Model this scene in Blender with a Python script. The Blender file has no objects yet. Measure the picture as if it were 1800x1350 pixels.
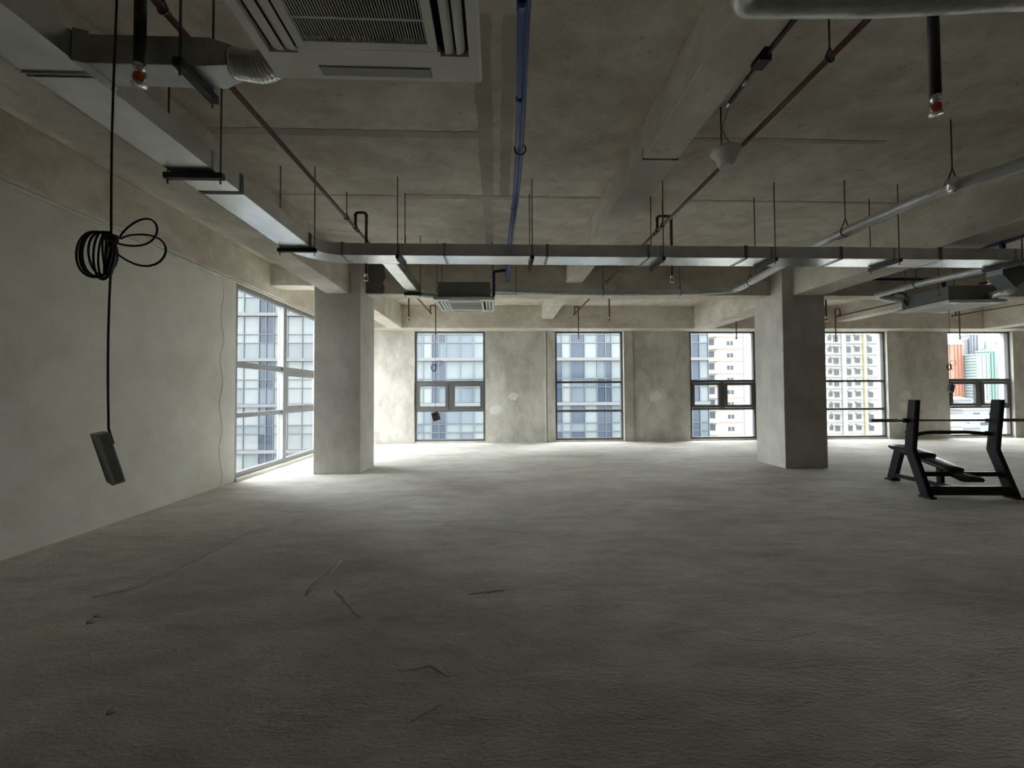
import bpy, bmesh, math, random
from mathutils import Vector, Matrix
random.seed(7)
S = bpy.context.scene
C = S.collection
PI = math.pi

# ------------------------------------------------------------------ camera
EYE = Vector((0, 0, 1.45))
yaw, pitch, roll, FPX = .0379, .0235, -.0053, 708.44
fw = Vector((math.sin(yaw)*math.cos(pitch), math.cos(yaw)*math.cos(pitch), math.sin(pitch)))
rt = Vector((math.cos(yaw), -math.sin(yaw), 0)); up = rt.cross(fw)
r2 = rt*math.cos(roll) + up*math.sin(roll); u2 = -rt*math.sin(roll) + up*math.cos(roll)
cd = bpy.data.cameras.new('camera'); cam = bpy.data.objects.new('camera', cd); C.objects.link(cam)
cd.sensor_fit = 'HORIZONTAL'; cd.sensor_width = 36; cd.lens = 36*FPX/1800
cd.clip_start = .05; cd.clip_end = 3000
M = Matrix((r2, u2, -fw)).transposed().to_4x4(); M.translation = EYE
cam.matrix_world = M
S.camera = cam

# ------------------------------------------------------------------ world: bright overcast sky
SKY = 11.0
w = bpy.data.worlds.new('overcast_sky'); S.world = w; w.use_nodes = True
nt = w.node_tree; nt.nodes.clear()
wo = nt.nodes.new('ShaderNodeOutputWorld'); bg = nt.nodes.new('ShaderNodeBackground')
tc = nt.nodes.new('ShaderNodeTexCoord'); sx = nt.nodes.new('ShaderNodeSeparateXYZ'); cr = nt.nodes.new('ShaderNodeValToRGB')
cr.color_ramp.elements[0].position = 0; cr.color_ramp.elements[0].color = (.80, .84, .86, 1)
cr.color_ramp.elements[1].position = 1; cr.color_ramp.elements[1].color = (1, 1, 1, 1)
nt.links.new(tc.outputs['Generated'], sx.inputs[0]); nt.links.new(sx.outputs['Z'], cr.inputs[0])
nt.links.new(cr.outputs[0], bg.inputs[0]); bg.inputs[1].default_value = SKY
nt.links.new(bg.outputs[0], wo.inputs[0])
vs = S.view_settings
vs.view_transform = 'Standard'; vs.look = 'None'; vs.gamma = 1; vs.use_curve_mapping = False
vs.exposure = 0.82
S.cycles.use_denoising = True
S.cycles.max_bounces = 12; S.cycles.diffuse_bounces = 8; S.cycles.glossy_bounces = 4; S.cycles.transparent_max_bounces = 12
S.cycles.sample_clamp_indirect = 40

# ------------------------------------------------------------------ helpers
def tag(o, label=None, cat=None, group=None, kind=None):
    if label: o['label'] = label
    if cat: o['category'] = cat
    if group: o['group'] = group
    if kind: o['kind'] = kind
    return o
def thing(name, label, cat, loc=(0, 0, 0), rotz=0, group=None, kind=None):
    o = bpy.data.objects.new(name, None); C.objects.link(o); o.empty_display_size = .1
    o.location = loc; o.rotation_euler = (0, 0, rotz)
    return tag(o, label, cat, group, kind)
def obj(name, bm, mat, parent=None, world=True, smooth=False):
    """one mesh object; with world=True the coordinates are world ones and the parent is unrotated"""
    if parent is not None and world:
        off = parent.location.copy(); q = parent.parent
        while q: off += q.location; q = q.parent
        bmesh.ops.translate(bm, verts=bm.verts, vec=-off)
    me = bpy.data.meshes.new(name); bm.normal_update(); bm.to_mesh(me); bm.free()
    if mat: me.materials.append(mat)
    if smooth:
        for p in me.polygons: p.use_smooth = True
    o = bpy.data.objects.new(name, me); C.objects.link(o)
    if parent is not None: o.parent = parent
    return o
def copy_tree(o, parent=None):
    c = o.copy(); C.objects.link(c); c.parent = parent
    for ch in [q for q in bpy.data.objects if q.parent == o]: copy_tree(ch, c)
    return c
def B(): return bmesh.new()
def box(bm, x0, x1, y0, y1, z0, z1, bev=0):
    v = [bm.verts.new(p) for p in ((x0,y0,z0),(x1,y0,z0),(x1,y1,z0),(x0,y1,z0),(x0,y0,z1),(x1,y0,z1),(x1,y1,z1),(x0,y1,z1))]
    fs = [bm.faces.new([v[i] for i in f]) for f in ((3,2,1,0),(4,5,6,7),(0,1,5,4),(1,2,6,5),(2,3,7,6),(3,0,4,7))]
    if bev:
        es = list({e for f in fs for e in f.edges})
        bmesh.ops.bevel(bm, geom=es, offset=bev, segments=1, affect='EDGES')
    return bm
def tube(bm, pts, r, n=10, closed=False, rr=None):
    pts = [Vector(p) for p in pts]; L = len(pts)
    T = []
    for i in range(L):
        a = pts[(i-1) % L] if (closed or i > 0) else pts[i]
        b = pts[(i+1) % L] if (closed or i < L-1) else pts[i]
        T.append((b-a).normalized())
    ref = Vector((0, 0, 1)) if abs(T[0].z) < .9 else Vector((1, 0, 0))
    u = T[0].cross(ref).normalized(); rings = []
    for i in range(L):
        u = (u - T[i]*u.dot(T[i]))
        u = u.normalized() if u.length > 1e-6 else T[i].orthogonal().normalized()
        v = T[i].cross(u); ri = rr[i] if rr else r
        rings.append([bm.verts.new(pts[i] + (u*math.cos(2*PI*k/n) + v*math.sin(2*PI*k/n))*ri) for k in range(n)])
    m = L if closed else L-1
    for i in range(m):
        A, D = rings[i], rings[(i+1) % L]
        for k in range(n):
            f = bm.faces.new((A[k], A[(k+1) % n], D[(k+1) % n], D[k])); f.smooth = True
    if not closed:
        bm.faces.new(list(reversed(rings[0]))); bm.faces.new(rings[-1])
    return bm
def fillet(pts, rad, k=5):
    pts = [Vector(p) for p in pts]; out = [pts[0]]
    for i in range(1, len(pts)-1):
        a, b, c = pts[i-1], pts[i], pts[i+1]
        d = min(rad, (a-b).length*.49, (c-b).length*.49)
        p, q = b + (a-b).normalized()*d, b + (c-b).normalized()*d
        for j in range(k+1):
            t = j/k; out.append(p*(1-t)**2 + b*2*t*(1-t) + q*t*t)
    out.append(pts[-1]); return out
def lathe(bm, prof, cx, cy, n=24):
    rings = [[bm.verts.new((cx + r*math.cos(2*PI*k/n), cy + r*math.sin(2*PI*k/n), z)) for k in range(n)] for r, z in prof]
    for A, D in zip(rings, rings[1:]):
        for k in range(n):
            f = bm.faces.new((A[k], A[(k+1) % n], D[(k+1) % n], D[k])); f.smooth = True
    bm.faces.new(list(reversed(rings[0]))); bm.faces.new(rings[-1])
    bmesh.ops.recalc_face_normals(bm, faces=bm.faces)
    return bm
def prism(bm, poly, axis, a, b):
    """poly in the two remaining axes (x:(y,z), y:(x,z), z:(x,y)), swept from a to b on axis"""
    def P(p, t): return {'x': (t, p[0], p[1]), 'y': (p[0], t, p[1]), 'z': (p[0], p[1], t)}[axis]
    A = [bm.verts.new(P(p, a)) for p in poly]; D = [bm.verts.new(P(p, b)) for p in poly]
    n = len(poly)
    bm.faces.new(A); bm.faces.new(list(reversed(D)))
    for k in range(n): bm.faces.new((A[k], D[k], D[(k+1) % n], A[(k+1) % n]))
    bmesh.ops.recalc_face_normals(bm, faces=bm.faces)
    return bm
def bar(bm, p, q, wx, wz, upv=(0, 0, 1)):
    """square tube from p to q: width wx sideways, wz along up"""
    p, q = Vector(p), Vector(q); d = (q-p).normalized(); s = d.cross(Vector(upv)).normalized(); u = s.cross(d)
    A = [bm.verts.new(p + s*a*wx/2 + u*b*wz/2) for a, b in ((-1,-1),(1,-1),(1,1),(-1,1))]
    D = [bm.verts.new(q + s*a*wx/2 + u*b*wz/2) for a, b in ((-1,-1),(1,-1),(1,1),(-1,1))]
    bm.faces.new(A); bm.faces.new(list(reversed(D)))
    for k in range(4): bm.faces.new((A[k], D[k], D[(k+1) % 4], A[(k+1) % 4]))
    bmesh.ops.recalc_face_normals(bm, faces=bm.faces)
    return bm
def blob(bm, axis, c, r, n=18, t=.004, jag=.25, sy=1.0):
    """thin irregular patch lying on a wall (axis y) or slab/floor (axis z)"""
    poly = []
    for k in range(n):
        a = 2*PI*k/n; q = r*(1 + jag*(random.random()-.5) + .12*math.sin(2*a+1))
        poly.append((c[0] + q*math.cos(a), (c[2] if axis == 'y' else c[1]) + sy*q*math.sin(a)))
    t0 = c[1] if axis == 'y' else c[2]
    return prism(bm, poly, axis, t0, t0 + t)

# ------------------------------------------------------------------ materials
def mat(name, col, rough=.6, metal=0, spec=.5, bump=0, bscale=30, var=0, vscale=3):
    m = bpy.data.materials.new(name); m.use_nodes = True; t = m.node_tree; p = t.nodes['Principled BSDF']
    p.inputs['Base Color'].default_value = (*col, 1); p.inputs['Roughness'].default_value = rough
    p.inputs['Metallic'].default_value = metal; p.inputs['Specular IOR Level'].default_value = spec
    if bump or var:
        tcn = t.nodes.new('ShaderNodeTexCoord')
    if var:
        n = t.nodes.new('ShaderNodeTexNoise'); n.inputs['Scale'].default_value = vscale; n.inputs['Detail'].default_value = 5
        r = t.nodes.new('ShaderNodeValToRGB')
        r.color_ramp.elements[0].position = .3; r.color_ramp.elements[1].position = .7
        r.color_ramp.elements[0].color = (*[c*(1-var) for c in col], 1); r.color_ramp.elements[1].color = (*[min(1, c*(1+var)) for c in col], 1)
        t.links.new(tcn.outputs['Object'], n.inputs['Vector']); t.links.new(n.outputs['Fac'], r.inputs[0]); t.links.new(r.outputs[0], p.inputs['Base Color'])
    if bump:
        n = t.nodes.new('ShaderNodeTexNoise'); n.inputs['Scale'].default_value = bscale; n.inputs['Detail'].default_value = 4
        b = t.nodes.new('ShaderNodeBump'); b.inputs['Strength'].default_value = bump; b.inputs['Distance'].default_value = .02
        t.links.new(tcn.outputs['Object'], n.inputs['Vector']); t.links.new(n.outputs['Fac'], b.inputs['Height']); t.links.new(b.outputs[0], p.inputs['Normal'])
    return m
def concrete(name, col, dark=.72, light=1.12, warm=0, s1=.55, stretch=(1, 1, 1), bump=.25, bdist=.01, fine=14, speck=0, rough=.9, span=.09):
    m = bpy.data.materials.new(name); m.use_nodes = True; t = m.node_tree; N = t.nodes; L = t.links; p = N['Principled BSDF']
    p.inputs['Roughness'].default_value = rough; p.inputs['Specular IOR Level'].default_value = .25
    tcn = N.new('ShaderNodeTexCoord'); mp = N.new('ShaderNodeMapping'); mp.inputs['Scale'].default_value = stretch
    L.new(tcn.outputs['Object'], mp.inputs['Vector'])
    def noise(sc, det, ro=.55, dist=0):
        n = N.new('ShaderNodeTexNoise'); n.inputs['Scale'].default_value = sc; n.inputs['Detail'].default_value = det
        n.inputs['Roughness'].default_value = ro; n.inputs['Distortion'].default_value = dist
        L.new(mp.outputs[0], n.inputs['Vector']); return n
    a = noise(s1, 6, .6, .6); b = noise(fine*.25, 6, .65, .3); c = noise(fine*3, 3)
    def math_(op, x, y):
        q = N.new('ShaderNodeMath'); q.operation = op
        for i, v in enumerate((x, y)):
            if isinstance(v, (int, float)): q.inputs[i].default_value = v
            else: L.new(v, q.inputs[i])
        return q.outputs[0]
    f = math_('ADD', math_('MULTIPLY', a.outputs['Fac'], .5), math_('ADD', math_('MULTIPLY', b.outputs['Fac'], .38), math_('MULTIPLY', c.outputs['Fac'], .12)))
    r = N.new('ShaderNodeValToRGB'); e = r.color_ramp.elements
    e[0].position = .5-span; e[1].position = .5+span
    e[0].color = (*[x*dark*(1 + warm*k) for x, k in zip(col, (1, .3, -.8))], 1)
    e[1].color = (*[min(1, x*light) for x in col], 1)
    L.new(f, r.inputs[0])
    out = r.outputs[0]
    if speck:
        v = noise(9, 2, .5, 0); rr = N.new('ShaderNodeValToRGB'); rr.color_ramp.elements[0].position = .24; rr.color_ramp.elements[1].position = .32
        rr.color_ramp.elements[0].color = (1-speck, 1-speck, 1-speck, 1); rr.color_ramp.elements[1].color = (1, 1, 1, 1)
        mx = N.new('ShaderNodeMix'); mx.data_type = 'RGBA'; mx.blend_type = 'MULTIPLY'; mx.inputs[0].default_value = 1
        L.new(v.outputs['Fac'], rr.inputs[0]); L.new(out, mx.inputs[6]); L.new(rr.outputs[0], mx.inputs[7]); out = mx.outputs[2]
    L.new(out, p.inputs['Base Color'])
    bp = N.new('ShaderNodeBump'); bp.inputs['Strength'].default_value = bump; bp.inputs['Distance'].default_value = bdist
    h = math_('ADD', math_('MULTIPLY', b.outputs['Fac'], 1.0), math_('MULTIPLY', c.outputs['Fac'], .25))
    L.new(h, bp.inputs['Height']); L.new(bp.outputs[0], p.inputs['Normal'])
    return m
def glass(name, tint=(.95, .97, .97), rough=.0):
    m = bpy.data.materials.new(name); m.use_nodes = True; t = m.node_tree; N = t.nodes; L = t.links; N.clear()
    o = N.new('ShaderNodeOutputMaterial'); mx = N.new('ShaderNodeMixShader'); tr = N.new('ShaderNodeBsdfTransparent'); g = N.new('ShaderNodeBsdfGlossy')
    f = N.new('ShaderNodeFresnel'); f.inputs['IOR'].default_value = 1.4
    tr.inputs[0].default_value = (*tint, 1); g.inputs['Roughness'].default_value = rough
    ge = N.new('ShaderNodeNewGeometry'); mu = N.new('ShaderNodeMath'); mu.operation = 'MULTIPLY'; iv = N.new('ShaderNodeMath'); iv.operation = 'SUBTRACT'; iv.inputs[0].default_value = 1
    L.new(ge.outputs['Backfacing'], iv.inputs[1]); L.new(f.outputs[0], mu.inputs[0]); L.new(iv.outputs[0], mu.inputs[1])   # reflect once, on the outer skin of the pane
    L.new(mu.outputs[0], mx.inputs[0]); L.new(tr.outputs[0], mx.inputs[1]); L.new(g.outputs[0], mx.inputs[2]); L.new(mx.outputs[0], o.inputs[0])
    return m
CEIL = concrete('ceiling_concrete', (.65, .606, .53), .70, 1.12, .05, .7, (1, 1.3, 1), .6, .02, 14, .30, span=.10)
BEAM = concrete('beam_concrete', (.62, .583, .515), .74, 1.12, .05, .7, (1, 1, 1.4), .55, .016, 12, .16)
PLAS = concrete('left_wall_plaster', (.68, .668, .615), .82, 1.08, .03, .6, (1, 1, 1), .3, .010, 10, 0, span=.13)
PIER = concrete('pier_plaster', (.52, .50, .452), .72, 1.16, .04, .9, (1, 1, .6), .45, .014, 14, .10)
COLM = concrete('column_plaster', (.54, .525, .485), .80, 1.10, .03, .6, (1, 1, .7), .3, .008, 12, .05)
FLOOR = concrete('floor_screed', (.62, .604, .56), .68, 1.14, .02, .6, (1, 2.2, 1), .75, .026, 10, .22, span=.13)
PATCH = concrete('pale_plaster', (.68, .665, .615), .9, 1.05, 0, .8, (1, 1, 1), .2, .006, 14)
JOINT = concrete('joint_mortar', (.45, .42, .37), .82, 1.10, .03, .8, (1, 1, 1), .3, .008, 18)
BEAD = concrete('bead_mortar', (.60, .58, .52), .85, 1.08, .02, .8, (1, 1, 1), .4, .008, 20)
RIDGE = concrete('screed_ridge', (.52, .505, .47), .8, 1.1, 0, .8, (1, 1, 1), .5, .010, 20)
GALV = mat('galvanised_steel', (.66, .68, .69), .26, 1, .5, .06, 3.0, .12, 5)
GALVD = mat('weathered_galvanised_steel', (.42, .43, .44), .42, 1, .5, .05, 3.0, .2, 6)
FLANGE = mat('flange_steel', (.36, .37, .375), .45, 1)
ROD = mat('threaded_rod_steel', (.16, .155, .15), .55, .8)
CHAN = mat('dark_painted_channel', (.035, .035, .036), .6, .2)
RED = mat('red_oxide_pipe', (.12, .035, .03), .38, 0, .5, .05, 40)
BLACKP = mat('black_iron_pipe', (.018, .016, .016), .45, 0, .5)
CHROME = mat('chrome', (.8, .8, .78), .2, 1)
CAPR = mat('orange_red_cap', (.75, .10, .03), .4)
FOIL = mat('foil_insulation', (.60, .61, .61), .42, .45, .5, .6, 14, .12, 9)
FLEX = mat('flexible_foil', (.62, .62, .61), .30, 1, .5, .25, 40)
BLUE = mat('blue_pvc', (.03, .075, .27), .35, 0, .5, .03, 20)
NAVY = mat('dark_blue_pvc', (.008, .014, .08), .4)
WPLA = mat('white_plastic', (.74, .74, .69), .45, 0, .5, 0, 30, .05, 6)
FLAP = mat('grey_louvre', (.36, .35, .31), .5)
DARKC = mat('dark_cavity', (.012, .012, .012), .9)
BODY = mat('cassette_body_steel', (.22, .23, .235), .45, .7, .5, 0, 30, .1, 4)
CABLE = mat('black_cable', (.010, .010, .014), .5)
CTRL = mat('grey_controller_back', (.25, .255, .245), .55, 0, .5, 0, 20, .15, 18)
CTRS = mat('pale_controller_rim', (.50, .50, .48), .5)
ALU = mat('dark_window_aluminium', (.12, .118, .115), .42, .3)
ALUL = mat('grey_window_aluminium', (.21, .21, .215), .42, .3)
GLS = glass('window_glass'); GLSL = glass('tinted_corner_glass', (.86, .88, .885))
BENCH = mat('black_powder_coat', (.005, .005, .008), .5, 0, .3)
VINYL = mat('black_vinyl', (.008, .008, .009), .38, 0, .5, .05, 30)
STEEL = mat('bar_steel', (.30, .30, .30), .3, 1)
RUB = mat('black_rubber', (.01, .01, .01), .7)

# ------------------------------------------------------------------ the setting
ZS = 3.95; XL = -4.367; YB = 11.93; XR = 20.6; YR = -7.0
tag(obj('floor', box(B(), XL-.4, XR+.3, YR-.3, YB+.35, -.3, 0), FLOOR), 'bare grey screed floor of the empty office storey', 'floor', kind='structure')
flo = bpy.data.objects['floor']
ce = tag(obj('ceiling', box(B(), XL-.4, XR+.3, YR-.3, YB+.35, ZS, ZS+.3), CEIL), 'raw concrete slab ceiling with formwork marks', 'ceiling', kind='structure')
# left wall: solid plaster to the glazing, sill under it, panel above
bm = B(); box(bm, XL-.3, XL, YR, 6.90, 0, 3.36); box(bm, XL-.3, XL, 6.90, YB+.3, 0, .055); box(bm, XL-.3, XL, 11.60, YB+.3, .055, 3.36)
wl = tag(obj('wall_left', bm, PLAS), 'smooth grey plastered wall on the left', 'wall', kind='structure')
# perimeter beam on the left and its mortar bead
tag(obj('ceiling_beam', box(B(), XL-.3, XL+.075, YR, YB+.3, 3.36, ZS, .008), BEAM), 'perimeter concrete beam above the left wall and its window', 'beam', kind='structure')
bm = B(); pts = []
for k in range(60):
    y = YR + (YB-YR)*k/59; pts.append((XL + .012 + .004*random.random(), y, 3.345 + .010*(random.random()-.5)))
tube(bm, pts, .022, 6); obj('mortar_bead', bm, BEAD, wl)
bm = B(); ys = [(6.55 + .04*math.sin(k*1.3) + .03*random.random(), .02 + k*3.3/22) for k in range(23)]
prism(bm, [(y, z) for y, z in ys] + [(6.895, 3.32), (6.895, .02)], 'x', XL, XL+.005); obj('plaster_strip', bm, PATCH, wl)
# back wall with openings
OPEN = [(-2.41, -.34), (1.74, 3.79), (5.82, 7.87), (9.93, 11.97), (13.96, 16.02), (18.05, 20.1)]
ZH = 3.29; ZW = .05
bm = B(); x = XL-.3
for a, b in OPEN: box(bm, x, a, YB, YB+.3, 0, 3.32); box(bm, a, b, YB, YB+.3, 0, ZW); x = b
box(bm, x, XR+.3, YB, YB+.3, 0, 3.32)
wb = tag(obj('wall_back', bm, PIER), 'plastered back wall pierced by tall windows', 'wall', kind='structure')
tag(obj('ceiling_beam', box(B(), XL-.3, XR+.3, 11.39, YB+.3, 3.30, ZS, .008), BEAM), 'perimeter concrete beam running above the back windows', 'beam', kind='structure')
for x0, x1 in ((-2.75, -2.415), (1.50, 1.735), (3.80, 4.08), (12.0, 12.34), (16.05, 16.35)):
    obj('pilaster_strip', box(B(), x0, x1, YB-.03, YB, 0, 3.30, .004), PIER, wb)
for x0 in (1.44, 3.795, 11.975, 16.025):
    obj('corner_bead', box(B(), x0, x0+.03, YB-.036, YB, 0, 3.30), BEAD, wb)
for c, r, sy in (((.484, YB-.004, 1.37), .13, 1), ((-.023, YB-.004, .97), .16, 1), ((4.756, YB-.004, 1.34), .16, 1), ((12.53, YB-.004, 1.33), .17, .9), ((12.5, YB-.004, .97), .17, 1.1)):
    obj('plaster_patch', blob(B(), 'y', c, r, 20, .004, .3, sy), PATCH, wb)
tag(obj('wall_right', box(B(), XR, XR+.3, YR, YB+.3, 0, ZS), PLAS), 'plain plastered wall at the far right end', 'wall', kind='structure')
tag(obj('wall_rear', box(B(), XL-.3, XR+.3, YR-.3, YR, 0, ZS), PLAS), 'plain plastered wall behind the viewer', 'wall', kind='structure')
# columns
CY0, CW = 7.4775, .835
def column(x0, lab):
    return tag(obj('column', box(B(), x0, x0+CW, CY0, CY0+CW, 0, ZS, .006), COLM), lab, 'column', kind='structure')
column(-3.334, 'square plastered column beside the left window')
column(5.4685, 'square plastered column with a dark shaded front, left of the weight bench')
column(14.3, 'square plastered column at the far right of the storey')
# beams along the depth, over the columns and midway between
def beam(x0, x1, y0, y1, z, lab): return tag(obj('ceiling_beam', box(B(), x0, x1, y0, y1, z, ZS, .008), BEAM), lab, 'beam', kind='structure')
beam(-3.119, -2.707, YR, CY0, 3.303, 'concrete beam running from the viewer to the left column')
beam(-3.05, -2.66, CY0+CW, 11.39, 3.303, 'concrete beam between the left column and the back wall')
beam(5.68, 6.25, YR, CY0, 3.303, 'concrete beam running to the right column beside the weight bench')
beam(5.70, 6.28, CY0+CW, 11.39, 3.303, 'concrete beam between the right column and the back wall')
beam(14.45, 15.0, YR, 11.39, 3.303, 'concrete beam over the column at the far right')
beam(1.354, 1.68, YR, 7.796, 3.60, 'slim secondary beam crossing the middle of the near ceiling')
beam(1.29, 1.60, 8.13, 11.39, 3.56, 'slim secondary beam between the middle back windows')
beam(9.95, 10.3, YR, 7.796, 3.60, 'slim secondary beam of the near ceiling right of the weight bench')
beam(9.95, 10.3, 8.13, 11.39, 3.50, 'slim secondary beam behind the right ceiling cassette')
YX0, YX1 = 7.796, 8.13
beam(-2.499, 5.4685, YX0, YX1, 3.375, 'cross beam spanning between the two columns')
beam(XL+.075, -3.334, YX0, YX1, 3.53, 'short cross beam between the left column and the left wall')
beam(6.3035, 14.3, YX0, YX1, 3.375, 'cross beam running right from the column by the weight bench')
beam(15.135, XR, YX0, YX1, 3.375, 'cross beam at the far right end')
DARK_CONC = concrete('dark_concrete', (.17, .17, .165), .7, 1.2, 0, .8, (1, 1, 1), .3, .008, 14)
PALEB = concrete('pale_beam_casting', (.62, .60, .53), .85, 1.06, 0, .8, (1, 1, 1), .3, .008, 14)
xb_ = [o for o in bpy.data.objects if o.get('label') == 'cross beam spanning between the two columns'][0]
obj('dark_patch', prism(B(), [(-2.495, 3.385), (-2.17, 3.385), (-2.14, 3.5), (-2.18, 3.6), (-2.12, 3.7), (-2.16, 3.85), (-2.13, 3.94), (-2.495, 3.94)], 'y', YX0-.003, YX0), DARK_CONC, xb_)  # thin dark patch over the left end of the beam's front face
sb_ = [o for o in bpy.data.objects if o.get('label', '').startswith('slim secondary beam crossing the middle')][0]
obj('pale_casting', box(B(), 1.352, 1.682, 3.62, 5.15, 3.596, 3.70), PALEB, sb_)
obj('casting_joint', box(B(), 1.352, 1.682, 3.60, 3.612, 3.594, 3.70), DARK_CONC, sb_)
# ceiling panel joints smeared with mortar
def strip_z(x0, x1, y0, y1, n=26, j=.018, along='x'):
    a, b = (x0, x1) if along == 'x' else (y0, y1)
    lo, hi = [], []
    for k in range(n):
        t = a + (b-a)*k/(n-1)
        if along == 'x': lo.append((t, y0 + j*(random.random()-.5))); hi.append((t, y1 + j*(random.random()-.5)))
        else: lo.append((x0 + j*(random.random()-.5), t)); hi.append((x1 + j*(random.random()-.5), t))
    bm = B(); z0, z1 = ZS-.004, ZS
    V = [[bm.verts.new((*p, z)) for p in row] for row, z in ((lo, z0), (hi, z0), (lo, z1), (hi, z1))]
    for k in range(n-1):
        bm.faces.new((V[0][k], V[0][k+1], V[1][k+1], V[1][k]))
        bm.faces.new((V[2][k], V[0][k], V[0][k+1], V[2][k+1])); bm.faces.new((V[3][k], V[1][k], V[1][k+1], V[3][k+1]))
    bmesh.ops.recalc_face_normals(bm, faces=bm.faces)
    return bm
for a in ((-2.70, -.17, 3.80, 3.90, 'x'), (-1.15, .25, 5.03, 5.13, 'x'), (1.70, 3.9, 3.82, 3.87, 'x'), (2.5, 5.66, 5.08, 5.13, 'x'),
          (.25, 1.34, 5.04, 5.09, 'x'), (.25, 1.34, 2.3, 2.36, 'x'), (-.17, -.03, 2.6, 5.05, 'y'), (.05, .16, 2.6, 5.05, 'y'), (-.17, -.05, 5.13, 7.79, 'y'), (-2.70, -1.2, 5.06, 5.085, 'x')):
    obj('joint_strip', strip_z(*a[:4], along=a[4]), JOINT, ce)
# floor ridges and crumbs of screed
def ridge(pts, wdt=.03, h=.009):
    bm = B(); P = []
    for (x0, y0), (x1, y1) in zip(pts, pts[1:]):
        for k in range(6): t = k/6; P.append((x0+(x1-x0)*t + .02*(random.random()-.5), y0+(y1-y0)*t + .02*(random.random()-.5), -.004))
    P.append((*pts[-1], -.004)); n = len(P)
    tube(bm, P, 1, 6, rr=[wdt*(.35 + .65*math.sin(PI*(k+.5)/n))*(.7+.6*random.random()) for k in range(n)])
    bmesh.ops.scale(bm, vec=(1, 1, h/wdt), verts=bm.verts)
    obj('screed_ridge', bm, RIDGE, flo)
ridge([(-2.90, 3.05), (-2.75, 3.17), (-2.63, 3.5), (-2.60, 3.87), (-2.59, 4.40), (-2.5, 4.7)], .05, .009)
ridge([(-1.39, 2.99), (-1.364, 3.61)], .03, .008); ridge([(-1.21, 3.09), (-.89, 2.69)], .022, .008)
ridge([(-.255, 1.94), (-.39, 1.83)], .012, .006); ridge([(-.22, 2.96), (-.05, 3.0), (.1, 3.03)], .02, .008); ridge([(-.52, 2.17), (-.35, 2.2), (-.25, 2.11)], .015, .006)
for x, y, r in ((-2.60, 2.72, .03), (-1.77, 1.95, .02), (-2.62, 2.78, .025), (-1.33, 3.42, .012)):
    obj('screed_crumb', lathe(B(), [(r, -.002), (r*.9, r*.35), (r*.4, r*.6)], x, y, 9), RIDGE, flo)

# ------------------------------------------------------------------ windows
def frame_rect(bm, x0, x1, z0, z1, t, y0, y1):
    box(bm, x0, x0+t, y0, y1, z0, z1); box(bm, x1-t, x1, y0, y1, z0, z1)
    box(bm, x0+t, x1-t, y0, y1, z0, z0+t); box(bm, x0+t, x1-t, y0, y1, z1-t, z1)
def back_window(i, x0, x1, sash, lab):
    w_ = thing('window_%d' % i, lab, 'window', ((x0+x1)/2, YB+.1, ZW), kind='structure')
    y0, y1 = YB+.04, YB+.13; T = .06
    bm = B(); frame_rect(bm, x0, x1, ZW, ZH+.02, T, y0, y1); obj('window_frame', bm, ALU, w_)
    a, b = x0+T, x1-T; gy = YB+.085
    def pane(xa, xb, za, zb, par=w_, y=gy): return obj('pane', box(B(), xa, xb, y-.004, y+.004, za, zb), GLS, par)
    if sash:
        obj('transom', box(B(), a, b, y0, y1, 1.755, 1.83), ALU, w_); obj('transom', box(B(), a, b, y0, y1, .92, .985), ALU, w_)
        m = (a+b)/2; obj('mullion', box(B(), m-.05, m+.05, y0, y1, .985, 1.755), ALU, w_)
        for xa, xb in ((a, m-.05), (m+.05, b)):
            bm = B(); frame_rect(bm, xa+.005, xb-.005, .99, 1.75, .085, y0-.02, y1-.03); s = obj('sash', bm, ALU, w_)
            pane(xa+.09, xb-.09, 1.075, 1.665, s, gy-.02)
            obj('handle', box(B(), (xa+xb)/2-.05, (xa+xb)/2+.05, y0-.045, y0-.02, 1.035, 1.06), ALUL, s)
        zs = ((1.83, ZH-.04), (.11, .92))
    else:
        obj('transom', box(B(), a, b, y0, y1, 1.745, 1.81), ALU, w_); obj('transom', box(B(), a, b, y0, y1, .885, .955), ALU, w_)
        zs = ((1.81, ZH-.04), (.955, 1.745), (.11, .885))
    for za, zb in zs: pane(a, b, za, zb)
WL = ['back wall window with two hinged sashes, between the left column and the patched pier',
      'three-pane fixed back window between the patched piers, without sashes',
      'back wall window with two hinged sashes, just left of the right column',
      'three-pane fixed back window just right of the right column',
      'back wall window with two hinged sashes behind the weight bench',
      'back wall window in the far right corner']
for i, (a, b) in enumerate(OPEN): back_window(i+1, a, b, i % 2 == 0, WL[i])
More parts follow.
